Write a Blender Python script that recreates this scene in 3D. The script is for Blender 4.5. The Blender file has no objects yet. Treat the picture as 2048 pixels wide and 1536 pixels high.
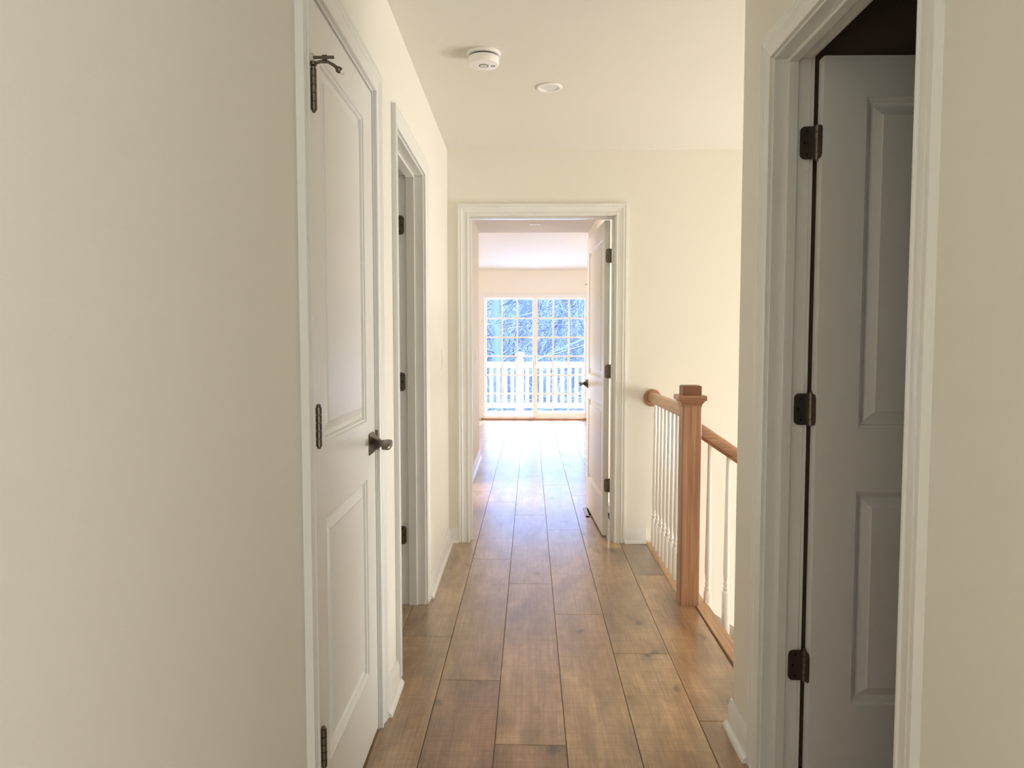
import bpy, bmesh, math, random
from mathutils import Vector, Matrix
random.seed(7)
S = bpy.context.scene
COL = S.collection

# ------------------------------------------------------------------ camera, world, lights, exposure
CAM_H = 1.27
cam_d = bpy.data.cameras.new('camera')
cam_d.sensor_width = 36.0
cam_d.lens = 1440.0 / 2048.0 * 36.0
cam_d.clip_start = 0.05
cam_d.clip_end = 300
cam = bpy.data.objects.new('camera', cam_d)
COL.objects.link(cam)
_f = Vector((47.0 - 24.0, 684.0 - 768.0, 1440.0)).normalized()          # hall axis seen in camera space (x right, y down)
_u = Vector((0, -1, _f.y / _f.z)); _u = (_u - _f * _u.dot(_f)).normalized()
_r = _f.cross(_u)
if _r.x < 0:
    _r = -_r
# world vector of each camera axis
ax = Vector((_r.x, _f.x, _u.x)); ay = Vector((_r.y, _f.y, _u.y)); az = Vector((_r.z, _f.z, _u.z))
cam.matrix_world = Matrix(((ax.x, -ay.x, -az.x, 0), (ax.y, -ay.y, -az.y, 0), (ax.z, -ay.z, -az.z, CAM_H), (0, 0, 0, 1)))
S.camera = cam

S.view_settings.view_transform = 'Standard'
S.view_settings.look = 'None'
S.view_settings.exposure = 0.0
S.view_settings.gamma = 1.0
S.view_settings.use_curve_mapping = False
S.cycles.max_bounces = 14
S.cycles.diffuse_bounces = 8
S.cycles.glossy_bounces = 4
S.cycles.transmission_bounces = 8
S.cycles.transparent_max_bounces = 12
S.cycles.sample_clamp_indirect = 8.0

world = bpy.data.worlds.new('sky'); S.world = world
world.use_nodes = True
bg = world.node_tree.nodes['Background']
bg.inputs['Color'].default_value = (0.26, 0.45, 1.0, 1)
bg.inputs['Strength'].default_value = 24.0


def sun(name, direction, strength, color, angle=0.53):
    d = bpy.data.lights.new(name, 'SUN')
    d.energy = strength; d.color = color; d.angle = math.radians(angle)
    o = bpy.data.objects.new(name, d); COL.objects.link(o)
    o.rotation_euler = Vector(direction).to_track_quat('-Z', 'Y').to_euler()
    return o


def area(name, loc, direction, sx, sy, watts, color):
    d = bpy.data.lights.new(name, 'AREA')
    d.shape = 'RECTANGLE'; d.size = sx; d.size_y = sy
    d.energy = watts; d.color = color
    o = bpy.data.objects.new(name, d); COL.objects.link(o)
    o.location = loc
    o.rotation_euler = Vector(direction).to_track_quat('-Z', 'Z').to_euler()
    return o


sun('sun', (-0.29, -0.84, -1.9), 18.0, (0.84, 0.92, 1.0))
# stairwell daylight, then fill lamps added out of view
area('daylight_stairwell', (4.74, 3.45, 0.0), (-1, 0, 0), 1.5, 2.4, 165, (1.0, 0.99, 0.975))
area('fill_bedroom_left', (-2.74, 9.7, 1.4), (1, 0, 0), 1.6, 1.3, 46, (1.0, 0.82, 0.66))  # added warm fill, brightens the bedroom and offsets the blue sky
area('fill_bedroom_right', (2.44, 9.7, 1.4), (-1, 0, 0), 1.6, 1.3, 46, (1.0, 0.82, 0.66))  # matching warm fill added on the other side
area('fill_hall_side', (0.66, -1.35, 1.45), (-1, 0, 0), 1.9, 1.3, 43, (0.93, 0.96, 1.0))  # added fill behind the camera, evens out the left wall
area('fill_bathroom', (-1.70, 6.0, 1.35), (1, 0, 0), 0.8, 1.0, 70, (1.0, 0.86, 0.80))  # added fill for the passage; this room has no window

# ------------------------------------------------------------------ materials
def lin(r, g, b):
    f = lambda c: (c / 255 / 12.92) if c / 255 <= 0.04045 else ((c / 255 + 0.055) / 1.055) ** 2.4
    return (f(r), f(g), f(b), 1)


def mat(name, col, rough=0.5, metal=0.0, spec=0.5, coat=0.0):
    m = bpy.data.materials.new(name); m.use_nodes = True
    p = m.node_tree.nodes['Principled BSDF']
    p.inputs['Base Color'].default_value = col
    p.inputs['Roughness'].default_value = rough
    p.inputs['Metallic'].default_value = metal
    p.inputs['Specular IOR Level'].default_value = spec
    p.inputs['Coat Weight'].default_value = coat
    return m


def nd(m, t, **kw):
    n = m.node_tree.nodes.new(t)
    for k, v in kw.items():
        if k in n.inputs.keys():
            n.inputs[k].default_value = v
        else:
            setattr(n, k, v)
    return n


def lk(m, a, b):
    m.node_tree.links.new(a, b)


def paint(name, col, rough, bump, scale, var=0.03):
    m = mat(name, col, rough, spec=0.35)
    p = m.node_tree.nodes['Principled BSDF']
    tc = nd(m, 'ShaderNodeTexCoord')
    n = nd(m, 'ShaderNodeTexNoise', Scale=scale, Detail=3.0)
    lk(m, tc.outputs['Object'], n.inputs['Vector'])
    b = nd(m, 'ShaderNodeBump', Strength=bump, Distance=0.002)
    lk(m, n.outputs['Fac'], b.inputs['Height'])
    lk(m, b.outputs['Normal'], p.inputs['Normal'])
    n2 = nd(m, 'ShaderNodeTexNoise', Scale=1.3, Detail=2.0)
    lk(m, tc.outputs['Object'], n2.inputs['Vector'])
    mx = nd(m, 'ShaderNodeMix', data_type='RGBA')
    mx.inputs[6].default_value = col
    mx.inputs[7].default_value = (col[0] * (1 - var), col[1] * (1 - var), col[2] * (1 - var), 1)
    lk(m, n2.outputs['Fac'], mx.inputs[0])
    lk(m, mx.outputs[2], p.inputs['Base Color'])
    return m


M = {}
M['wall'] = paint('cream_wall_paint', lin(230, 227, 217), 0.65, 0.08, 260)
M['ceiling'] = paint('ceiling_paint', lin(222, 220, 211), 0.8, 0.10, 200)
M['trim'] = paint('white_trim_paint', lin(225, 225, 221), 0.30, 0.0, 60, 0.01)
M['white'] = mat('white_plastic', lin(240, 238, 234), 0.35)
M['vinyl'] = mat('white_vinyl', lin(240, 241, 242), 0.4)
M['frame'] = mat('door_frame_white', lin(238, 232, 222), 0.45)
M['nickel'] = mat('aged_nickel', lin(116, 107, 96), 0.34, 0.9)
M['nickel_dark'] = mat('nickel_screw', lin(50, 45, 40), 0.5, 0.8)
M['rubber'] = mat('grey_rubber', lin(198, 192, 180), 0.6)
M['dark'] = mat('dark_slot', lin(60, 52, 44), 0.7)
M['room_shade'] = paint('dark_room_shade', lin(120, 106, 90), 0.7, 0.08, 260)  # dark colour stands in for shade in the unlit right room
M['black'] = mat('dark_void', lin(22, 20, 18), 0.9)
M['lens'] = mat('light_lens', lin(222, 222, 222), 0.4)
M['steel'] = mat('register_metal', lin(190, 188, 182), 0.4, 0.6)
M['bark'] = paint('grey_bark', lin(104, 104, 104), 0.9, 0.3, 12, 0.35)
M['soil'] = paint('leaf_litter', lin(82, 82, 83), 1.0, 0.4, 3, 0.4)
M['deckwood'] = mat('deck_boards', lin(205, 200, 195), 0.7)
M['siding'] = mat('white_siding', lin(225, 225, 225), 0.6)


def glass():
    m = bpy.data.materials.new('window_glass'); m.use_nodes = True
    nt = m.node_tree; nt.nodes.clear()
    o = nt.nodes.new('ShaderNodeOutputMaterial'); t = nt.nodes.new('ShaderNodeBsdfTransparent'); g = nt.nodes.new('ShaderNodeBsdfGlossy')
    t.inputs['Color'].default_value = (0.97, 0.985, 0.98, 1)
    g.inputs['Roughness'].default_value = 0.02
    f = nt.nodes.new('ShaderNodeFresnel'); f.inputs['IOR'].default_value = 1.45
    mx = nt.nodes.new('ShaderNodeMixShader')
    nt.links.new(f.outputs[0], mx.inputs[0]); nt.links.new(t.outputs[0], mx.inputs[1]); nt.links.new(g.outputs[0], mx.inputs[2])
    nt.links.new(mx.outputs[0], o.inputs[0])
    return m


M['glass'] = glass()


def wood_oak(name, c_light, c_dark, axis, scale=1.0, rough=0.38):
    """oak with grain running along the local axis"""
    m = mat(name, c_light, rough, coat=0.15)
    p = m.node_tree.nodes['Principled BSDF']
    tc = nd(m, 'ShaderNodeTexCoord')
    mp = nd(m, 'ShaderNodeMapping')
    s = [70 * scale] * 3; s['xyz'.index(axis)] = 2.2 * scale
    mp.inputs['Scale'].default_value = s
    lk(m, tc.outputs['Object'], mp.inputs['Vector'])
    n = nd(m, 'ShaderNodeTexNoise', Scale=1.0, Detail=5.0, Roughness=0.6)
    lk(m, mp.outputs[0], n.inputs['Vector'])
    mp2 = nd(m, 'ShaderNodeMapping')
    s2 = [14 * scale] * 3; s2['xyz'.index(axis)] = 0.9 * scale
    mp2.inputs['Scale'].default_value = s2
    lk(m, tc.outputs['Object'], mp2.inputs['Vector'])
    w = nd(m, 'ShaderNodeTexNoise', Scale=1.0, Detail=2.0, Distortion=1.2)
    lk(m, mp2.outputs[0], w.inputs['Vector'])
    ad = nd(m, 'ShaderNodeMath', operation='MULTIPLY_ADD')
    ad.inputs[1].default_value = 0.6
    lk(m, n.outputs['Fac'], ad.inputs[0])
    ml = nd(m, 'ShaderNodeMath', operation='MULTIPLY'); ml.inputs[1].default_value = 0.45
    lk(m, w.outputs['Fac'], ml.inputs[0]); lk(m, ml.outputs[0], ad.inputs[2])
    r = nd(m, 'ShaderNodeValToRGB')
    r.color_ramp.elements[0].position = 0.38; r.color_ramp.elements[0].color = c_dark
    r.color_ramp.elements[1].position = 0.62; r.color_ramp.elements[1].color = c_light
    lk(m, ad.outputs[0], r.inputs[0]); lk(m, r.outputs[0], p.inputs['Base Color'])
    return m


M['oak_z'] = wood_oak('oak_upright', lin(182, 138, 106), lin(140, 99, 71), 'z')
M['oak_x'] = wood_oak('oak_across', lin(182, 138, 106), lin(140, 99, 71), 'x')
M['oak_y'] = wood_oak('oak_along', lin(206, 166, 126), lin(166, 124, 88), 'y')


def floor_wood():
    m = mat('plank_wood', lin(170, 138, 104), 0.4, coat=1.0)
    m.node_tree.nodes['Principled BSDF'].inputs['Coat Roughness'].default_value = 0.24
    p = m.node_tree.nodes['Principled BSDF']
    tc = nd(m, 'ShaderNodeTexCoord'); oi = nd(m, 'ShaderNodeObjectInfo')
    rv = nd(m, 'ShaderNodeCombineXYZ')
    k1 = nd(m, 'ShaderNodeMath', operation='MULTIPLY'); k1.inputs[1].default_value = 37.0
    lk(m, oi.outputs['Random'], k1.inputs[0])
    lk(m, k1.outputs[0], rv.inputs[0]); lk(m, k1.outputs[0], rv.inputs[1]); lk(m, k1.outputs[0], rv.inputs[2])
    vadd = nd(m, 'ShaderNodeVectorMath', operation='ADD')
    lk(m, tc.outputs['Object'], vadd.inputs[0]); lk(m, rv.outputs[0], vadd.inputs[1])

    def noise(sc, detail, rough=0.55, dist=0.0):
        mp = nd(m, 'ShaderNodeMapping'); mp.inputs['Scale'].default_value = sc
        lk(m, vadd.outputs[0], mp.inputs['Vector'])
        n = nd(m, 'ShaderNodeTexNoise', Scale=1.0, Detail=detail, Roughness=rough, Distortion=dist)
        lk(m, mp.outputs[0], n.inputs['Vector'])
        return n
    blot = noise((5, 1.6, 1), 4.0, 0.6, 0.6)
    grain = noise((130, 3.0, 1), 4.0)
    saw = noise((3, 110, 1), 3.0, 0.6)
    r1 = nd(m, 'ShaderNodeValToRGB')
    e = r1.color_ramp.elements
    e[0].position = 0.30; e[0].color = lin(132, 104, 78)
    e[1].position = 0.72; e[1].color = lin(194, 164, 128)
    x = e.new(0.5); x.color = lin(168, 138, 105)
    lk(m, blot.outputs['Fac'], r1.inputs[0])

    def mulramp(src, lo, hi, v0, v1, prev):
        mr = nd(m, 'ShaderNodeMapRange'); mr.inputs[1].default_value = lo; mr.inputs[2].default_value = hi
        mr.inputs[3].default_value = v0; mr.inputs[4].default_value = v1
        lk(m, src, mr.inputs[0])
        mx = nd(m, 'ShaderNodeMix', data_type='RGBA', blend_type='MULTIPLY'); mx.inputs[0].default_value = 1.0
        lk(m, prev, mx.inputs[6]); lk(m, mr.outputs[0], mx.inputs[7])
        return mx.outputs[2]
    c = mulramp(grain.outputs['Fac'], 0.3, 0.7, 0.80, 1.15, r1.outputs[0])
    mot = noise((16, 7, 1), 4.0, 0.65, 0.8)
    c = mulramp(mot.outputs['Fac'], 0.3, 0.7, 0.80, 1.15, c)
    c = mulramp(saw.outputs['Fac'], 0.33, 0.66, 0.90, 1.06, c)
    # knots: dark eyes with a soft ring
    mpv = nd(m, 'ShaderNodeMapping'); mpv.inputs['Scale'].default_value = (3.7, 1.9, 1)
    wob = noise((9, 9, 1), 2.0)
    wv = nd(m, 'ShaderNodeVectorMath', operation='MULTIPLY_ADD'); wv.inputs[1].default_value = (0.06, 0.10, 0)
    lk(m, wob.outputs['Color'], wv.inputs[0]); lk(m, vadd.outputs[0], wv.inputs[2])
    lk(m, wv.outputs[0], mpv.inputs['Vector'])
    v = nd(m, 'ShaderNodeTexVoronoi', Scale=1.0, voronoi_dimensions='2D'); lk(m, mpv.outputs[0], v.inputs['Vector'])
    sep = nd(m, 'ShaderNodeSeparateColor'); lk(m, v.outputs['Color'], sep.inputs[0])
    grow = nd(m, 'ShaderNodeMath', operation='MULTIPLY_ADD'); grow.inputs[1].default_value = 0.085
    lk(m, sep.outputs[0], grow.inputs[0]); lk(m, v.outputs['Distance'], grow.inputs[2])      # some knots stay small or vanish
    class _V: outputs = {'Distance': grow.outputs[0]}
    v = _V
    c = mulramp(v.outputs['Distance'], 0.03, 0.10, 0.40, 1.0, c)
    c = mulramp(v.outputs['Distance'], 0.06, 0.24, 0.84, 1.0, c)
    mx = nd(m, 'ShaderNodeMix', data_type='RGBA', blend_type='MULTIPLY'); mx.inputs[0].default_value = 1.0
    lk(m, c, mx.inputs[6]); lk(m, oi.outputs['Color'], mx.inputs[7])
    lk(m, mx.outputs[2], p.inputs['Base Color'])
    mr = nd(m, 'ShaderNodeMapRange'); mr.inputs[3].default_value = 0.27; mr.inputs[4].default_value = 0.42
    lk(m, blot.outputs['Fac'], mr.inputs[0]); lk(m, mr.outputs[0], p.inputs['Roughness'])
    b = nd(m, 'ShaderNodeBump', Strength=0.25, Distance=0.001)
    lk(m, grain.outputs['Fac'], b.inputs['Height']); lk(m, b.outputs['Normal'], p.inputs['Normal'])
    return m


M['plank'] = floor_wood()

# ------------------------------------------------------------------ helpers
class MB:
    def __init__(s):
        s.v = []; s.f = []; s.m = []

    def add(s, vs, fs, mi=0):
        b = len(s.v)
        s.v += [tuple(q) for q in vs]
        s.f += [[b + i for i in f] for f in fs]
        s.m += [mi] * len(fs)

    def box(s, x0, x1, y0, y1, z0, z1, mi=0):
        s.add([(x0, y0, z0), (x1, y0, z0), (x1, y1, z0), (x0, y1, z0), (x0, y0, z1), (x1, y0, z1), (x1, y1, z1), (x0, y1, z1)],
              [(0, 3, 2, 1), (4, 5, 6, 7), (0, 1, 5, 4), (1, 2, 6, 5), (2, 3, 7, 6), (3, 0, 4, 7)], mi)

    def loops(s, rings, closed=True, caps=True, mi=0):
        """rings: list of equal-length point lists, skinned one to the next"""
        n = len(rings[0]); vs = [p for r in rings for p in r]; fs = []
        for i in range(len(rings) - 1):
            for j in range(n if closed else n - 1):
                k = (j + 1) % n
                fs.append((i * n + j, i * n + k, (i + 1) * n + k, (i + 1) * n + j))
        if caps:
            fs.append(tuple(range(n))[::-1]); fs.append(tuple((len(rings) - 1) * n + j for j in range(n)))
        s.add(vs, fs, mi)

    def lathe(s, prof, seg=24, at=(0, 0, 0), mi=0, axis='z'):
        rings = []
        for r, z in prof:
            ring = []
            for j in range(seg):
                a = 2 * math.pi * j / seg
                c, d = r * math.cos(a), r * math.sin(a)
                q = (c, d, z) if axis == 'z' else ((c, z, d) if axis == 'y' else (z, c, d))
                ring.append((at[0] + q[0], at[1] + q[1], at[2] + q[2]))
            rings.append(ring)
        s.loops(rings, mi=mi)

    def tube(s, pts, radii, seg=8, mi=0):
        rings = []
        pts = [Vector(p) for p in pts]
        for i, p in enumerate(pts):
            d = (pts[min(i + 1, len(pts) - 1)] - pts[max(i - 1, 0)]).normalized()
            a = d.cross(Vector((0, 0, 1)))
            if a.length < 1e-3:
                a = d.cross(Vector((1, 0, 0)))
            a.normalize(); b = d.cross(a)
            r = radii[i] if isinstance(radii, (list, tuple)) else radii
            rings.append([p + (a * math.cos(2 * math.pi * j / seg) + b * math.sin(2 * math.pi * j / seg)) * r for j in range(seg)])
        s.loops(rings, mi=mi)

    def sweep(s, prof, path, mi=0, caps=True):
        """prof: closed list of (a, b); path(a, b) -> list of points along the run"""
        runs = [path(a, b) for a, b in prof]
        rings = [[r[i] for r in runs] for i in range(len(runs[0]))]
        s.loops(rings, mi=mi, caps=caps)

    def build(s, name, mats, parent=None, smooth=None, bevel=0.0, kind=None, loc=None):
        me = bpy.data.meshes.new(name)
        me.from_pydata(s.v, [], s.f)
        bm = bmesh.new(); bm.from_mesh(me)
        bmesh.ops.recalc_face_normals(bm, faces=bm.faces)
        bm.to_mesh(me); bm.free()
        if not isinstance(mats, (list, tuple)):
            mats = [mats]
        for q in mats:
            me.materials.append(q)
        me.polygons.foreach_set('material_index', s.m)
        if smooth is not None:
            me.polygons.foreach_set('use_smooth', [True] * len(me.polygons))
            me.set_sharp_from_angle(angle=math.radians(smooth))
        me.update()
        return link(name, me, parent, bevel, kind, loc)


def link(name, me, parent=None, bevel=0.0, kind=None, loc=None):
    o = bpy.data.objects.new(name, me); COL.objects.link(o)
    if parent is not None:
        o.parent = parent
    if bevel:
        b = o.modifiers.new('bevel', 'BEVEL'); b.width = bevel; b.segments = 2; b.limit_method = 'ANGLE'; b.angle_limit = math.radians(40)
        b.harden_normals = False
    if kind:
        o['kind'] = kind
    if loc is not None:
        o.location = loc
    return o


def tag(o, label, cat=None, group=None, kind=None):
    o['label'] = label
    if cat: o['category'] = cat
    if group: o['group'] = group
    if kind: o['kind'] = kind
    return o


def empty(name, loc=(0, 0, 0), rz=0.0, parent=None):
    o = bpy.data.objects.new(name, None); COL.objects.link(o)
    o.empty_display_size = 0.1
    o.location = loc; o.rotation_euler = (0, 0, rz)
    if parent is not None: o.parent = parent
    return o


# ------------------------------------------------------------------ layout
XL, XR, YE, T, ZC = -0.472, 0.690, 4.505, 0.12, 2.45
TR = 0.102                                     # right wall thickness
HEAD = 2.048                                   # underside of the head jambs
YB = -2.5                                      # back of the hall
D1 = (1.588, 2.287); D2 = (2.678, 3.412); DR = (1.296, 2.040); DE = (-0.336, 0.565)
YP = 7.87; YF = 11.70                          # end of bedroom passage, far wall
PL, PR = -0.485, 0.700                         # passage walls
BX0, BX1 = -2.8, 2.5
J = 0.018                                      # jamb board
RAILX = 0.805
WELLX = 0.868


def structure(o, label, cat):
    return tag(o, label, cat, kind='structure')


# ---- hall walls
def wall_run(along, c0, c1, a0, a1, z0, z1, holes, name, label, material=None):
    """a wall slab of constant coordinate c0..c1 running a0..a1, with door holes (h0, h1, top)"""
    mb = MB(); a = a0
    def bx(p0, p1, q0, q1):
        if p1 - p0 < 1e-4: return
        if along == 'y': mb.box(c0, c1, p0, p1, q0, q1)
        else: mb.box(p0, p1, c0, c1, q0, q1)
    for h0, h1, zb, top in sorted(holes):
        bx(a, h0, z0, z1); bx(h0, h1, top, z1)
        if zb > z0: bx(h0, h1, z0, zb)
        a = h1
    bx(a, a1, z0, z1)
    return structure(mb.build(name, material or M['wall']), label, 'wall')


def hole(d, top=HEAD): return (d[0] - J, d[1] + J, -0.5, top + J)


wall_run('y', XL - T, XL, YB, YE, 0, ZC, [hole(D1), hole(D2)], 'wall_left', 'cream hallway wall with a closed closet door and an open doorway')
wall_run('y', XR, XR + TR, YB, 2.318, 0, ZC, [hole(DR), (-2.3, -0.4, 0.8, 2.1)], 'wall_right', 'beige hallway wall around the dark doorway, ending at the stairwell')
wall_run('x', YE, YE + T, XL - T - 1.9, 4.8, -2.7, ZC, [(DE[0] - J, DE[1] + J, -0.3, HEAD + J)], 'wall_end', 'cream end wall with the open doorway to the bright bedroom')
wall_run('x', YB - T, YB, XL - T, XR + T, 0, ZC, [], 'wall_back', 'plain hallway wall behind the viewer')
# stairwell shell
wall_run('x', 2.318 - T, 2.318, XR + TR, 4.8, -2.7, ZC, [], 'wall_stair', 'cream stairwell wall on the near side of the stairs')
wall_run('y', 4.8, 4.92, 2.1, YE + T, -2.7, ZC, [(2.7, 4.2, -1.2, 1.4)], 'wall_foyer', 'stairwell wall at the foot of the stairs with a tall window')
mb = MB(); mb.box(XR, 4.92, 2.1, YE + T, -2.8, -2.7)
structure(mb.build('floor_foyer', M['oak_x']), 'wooden floor at the bottom of the stairwell', 'floor')
mb = MB(); mb.box(WELLX - 0.1, WELLX - 0.03, 2.318, YE, -2.7, -0.26)
structure(mb.build('wall_underfloor', M['wall']), 'cream wall below the edge of the upper floor in the stairwell', 'wall')
# side rooms: left closet, left room, right room
def room_shell(name, x0, x1, y0, y1, open_side, label, zc=ZC, m=None):
    mb = MB()
    if open_side != 'x1': mb.box(x1, x1 + 0.1, y0 - 0.1, y1 + 0.1, 0, zc)
    if open_side != 'x0': mb.box(x0 - 0.1, x0, y0 - 0.1, y1 + 0.1, 0, zc)
    mb.box(x0, x1, y0 - 0.1, y0, 0, zc); mb.box(x0, x1, y1, y1 + 0.1, 0, zc)
    return structure(mb.build(name, m or M['wall']), label, 'wall')


room_shell('wall_closet', XL - T - 0.7, XL - T, 1.2, 2.42, 'x1', 'inside walls of the closet behind the closed door')
room_shell('wall_side_room', XL - T - 1.9, XL - T, 2.53, 4.4, 'x1', 'inside walls of the unlit room on the left')
room_shell('wall_dark_room', XR + TR, XR + TR + 2.6, -0.2, 2.1, 'x0', 'inside walls of the dark room behind the right doorway', m=M['room_shade'])
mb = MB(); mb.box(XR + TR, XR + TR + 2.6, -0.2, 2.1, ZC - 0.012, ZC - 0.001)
structure(mb.build('ceiling_dark_room', M['room_shade']), 'ceiling of the unlit right-hand room, shade put into its brown colour', 'ceiling')

# ---- ceilings
mb = MB(); mb.box(XL - T - 2.1, 4.92, YB - T, YE + T, ZC, ZC + 0.12)
structure(mb.build('ceiling', M['ceiling']), 'plain cream hallway ceiling with smoke alarm and recessed light', 'ceiling')
mb = MB(); mb.box(PL - 1.5, PR + 1.5, YE + T, YP, ZC, ZC + 0.12)
structure(mb.build('ceiling_passage', M['ceiling']), 'flat ceiling of the short bedroom passage with one recessed light', 'ceiling')
mb = MB()
zs0, zs1 = 2.82, 2.43
mb.add([(BX0, YP, zs0), (BX1, YP, zs0), (BX1, YF, zs1), (BX0, YF, zs1), (BX0, YP, zs0 + .12), (BX1, YP, zs0 + .12), (BX1, YF + .1, zs1 + .12), (BX0, YF + .1, zs1 + .12)],
       [(0, 3, 2, 1), (4, 5, 6, 7), (0, 1, 5, 4), (1, 2, 6, 5), (2, 3, 7, 6), (3, 0, 4, 7)])
structure(mb.build('ceiling_bedroom', M['ceiling']), 'bright sloping ceiling of the bedroom beyond the doorway', 'ceiling')

# ---- bedroom walls
DB = (5.62, 6.385)                              # bathroom opening on the passage's left
DC = (6.890, 7.600)                             # closet door on the passage's right
wall_run('y', PL - T, PL, YE + T, YP, 0, ZC, [hole(DB)], 'wall_passage_left', 'pale passage wall with a light switch inside the bedroom')
wall_run('y', PR, PR + T, YE + T, YP, 0, ZC, [hole(DC)], 'wall_passage_right', 'passage wall with a closet door behind the open bedroom door')
wall_run('x', YP - T, YP, BX0, PL - T, 0, zs0, [], 'wall_bedroom_near_left', 'bedroom wall beside the passage, far corner side')
wall_run('x', YP - T, YP, PR + T, BX1, 0, zs0, [], 'wall_bedroom_near_right', 'bedroom wall beside the passage, closet side')
mb = MB(); mb.box(PL - T, PR + T, YP - T, YP, ZC + 0.12, zs0 + 0.1)
structure(mb.build('wall_bedroom_header', M['wall']), 'short wall above the passage opening facing the bedroom', 'wall')
wall_run('y', BX0 - T, BX0, YP - T, YF + T, 0, zs0 + 0.1, [(8.9, 10.5, 0.75, 2.05)], 'wall_bedroom_left', 'bedroom side wall with an added window out of sight')
wall_run('y', BX1, BX1 + T, YP - T, YF + T, 0, zs0 + 0.1, [(8.9, 10.5, 0.75, 2.05)], 'wall_bedroom_right', 'bedroom side wall on the closet side with an added window out of sight')
SL = (-0.666, 1.056, 0.035, 2.000)              # sliding door unit
wall_run('x', YF, YF + T, BX0 - T, BX1 + T, 0, zs1 + 0.12, [(SL[0], SL[1], SL[2], SL[3])], 'wall_bedroom_far', 'pale far wall of the bedroom around the sliding glass door')
room_shell('wall_bathroom', PL - T - 1.3, PL - T, 5.2, 7.0, 'x1', 'inside walls of the small room off the passage')
room_shell('wall_bedroom_closet', PR + T, PR + T + 0.7, 6.7, 7.7, 'x0', 'inside walls of the closet off the passage')

# ---- floor: subfloor plus planks
mb = MB()
mb.box(XL - T, WELLX, YB - T, YE + T, -0.26, -0.012)
mb.box(BX0, BX1, YE + T, YF + 0.1, -0.26, -0.012)
mb.box(XL - T - 2.1, XL - T, 1.1, YE + T, -0.26, -0.001)
mb.box(WELLX, XR + T + 2.7, -0.7, 2.2, -0.26, -0.001)
floor = mb.build('floor', M['plank']); floor.color = (0.9, 0.88, 0.85, 1)
structure(floor, 'wide tan wooden plank floor running down the hallway into the bedroom', 'floor')
PW, PLN, SLOPE = 0.2263, 1.516, 0.0095
COLS = {-1: 0.52, 0: 3.038, 1: 2.636, 2: 3.720, 3: 3.299, 4: 2.878, 5: 2.356}
SPECIAL = {(1, 1.120): (0.66, 0.55, 0.53), (5, 3.872): (0.62, 0.58, 0.54), (4, 1.362): (1.06, 1.04, 0.96), (5, 2.356): (1.0, 0.93, 0.84),
           (2, 2.204): (0.98, 0.95, 0.94), (1, 2.636): (0.90, 0.86, 0.84), (5, 0.840): (0.88, 0.80, 0.70), (0, 1.522): (0.96, 0.90, 0.80), (2, 0.688): (0.90, 0.84, 0.76)}


def plank(x0, x1, y0, y1, tint):
    g = 0.0010; c = 0.0014; cx, cy = (x0 + x1) / 2, (y0 + y1) / 2
    a, b = (x1 - x0) / 2 - g, (y1 - y0) / 2 - g
    mb = MB()
    def ring(i, z): return [(-a + i, -b + i, z), (a - i, -b + i, z), (a - i, b - i, z), (-a + i, b - i, z)]
    mb.loops([ring(0, -0.012), ring(0, -c), ring(c, 0)])
    o = mb.build('plank', M['plank'], floor)
    o.location = (cx + SLOPE * (cy - 3.0), cy, 0)
    o.rotation_euler = (0, 0, -math.atan(SLOPE))
    o.color = (*tint, 1)


rng = random.Random(3)
for c in range(-10, 10):
    x0 = -0.535 + c * PW; x1 = x0 + PW
    off = COLS.get(c, rng.uniform(0, PLN))
    y = off - PLN * 12
    while y < YF:
        y1 = y + PLN
        ya, yb = max(y, YB), min(y1, YF + 0.03)
        xa, xb = x0, x1
        v = rng.uniform(0.90, 1.04); w = rng.uniform(-0.03, 0.03)
        tint = (v, v * (0.985 + w * 0.4), v * (0.96 + w))
        for (cc, yy), t in SPECIAL.items():
            if cc == c and abs(yy - y) < 0.06: tint = t
        if c < -1 or c > 5: ya = max(ya, YP - 0.3 if c < -2 or c > 6 else YE + 0.05)
        if c == 5: xb = min(xb, x1)
        if yb - ya > 0.02:
            plank(xa, xb, ya, yb, tint)
        y = y1

# nosing boards along the well
mb = MB()
mb.box(0.772, WELLX + 0.02, 3.41, YE, -0.03, 0.006)
o = mb.build('trim_1', M['oak_y'], bevel=0.004); structure(o, 'oak edge board under the white balusters', 'trim')
mb = MB()
mb.box(0.830, WELLX + 0.025, 2.318, 3.41, -0.03, 0.006)
o = mb.build('trim_2', M['oak_y'], bevel=0.004); structure(o, 'oak nosing board along the top of the stairs', 'trim')
mb = MB(); mb.box(WELLX - 0.02, WELLX, 2.318, YE, -0.26, -0.03)
o = mb.build('trim_3', M['trim']); structure(o, 'white riser board under the floor edge at the stairwell', 'trim')

# ---- stairs going down
stairs = empty('stairs', (WELLX, 2.9, -2.7)); tag(stairs, 'staircase descending beside the oak newel post', 'stairs', kind='structure')
RISE, RUN = 0.19, 0.28
for k in range(1, 14):
    z = -RISE * k; x = WELLX + RUN * (k - 1)
    mb = MB(); mb.box(0, RUN + 0.025, -0.57, 0.60, -0.03, 0)
    o = mb.build('tread', M['oak_y'], stairs, bevel=0.005); o.location = (x - WELLX, 0, z + 2.7)
    if k > 1:
        mb = MB(); mb.box(0, 0.018, -0.57, 0.60, -0.03 - 0.0, RISE - 0.03)
        o = mb.build('riser', M['trim'], stairs); o.location = (x - WELLX, 0, z + 2.7)
mb = MB()
n = 13
pts = [(0, -0.02), (0, -0.35), (RUN * n, -RISE * n - 0.2), (RUN * n, -RISE * n + 0.05)]
mb.loops([[(p[0], 0.60, p[1] + 2.7) for p in pts], [(p[0], 0.63, p[1] + 2.7) for p in pts]])
mb.build('stringer', M['trim'], stairs)

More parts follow.
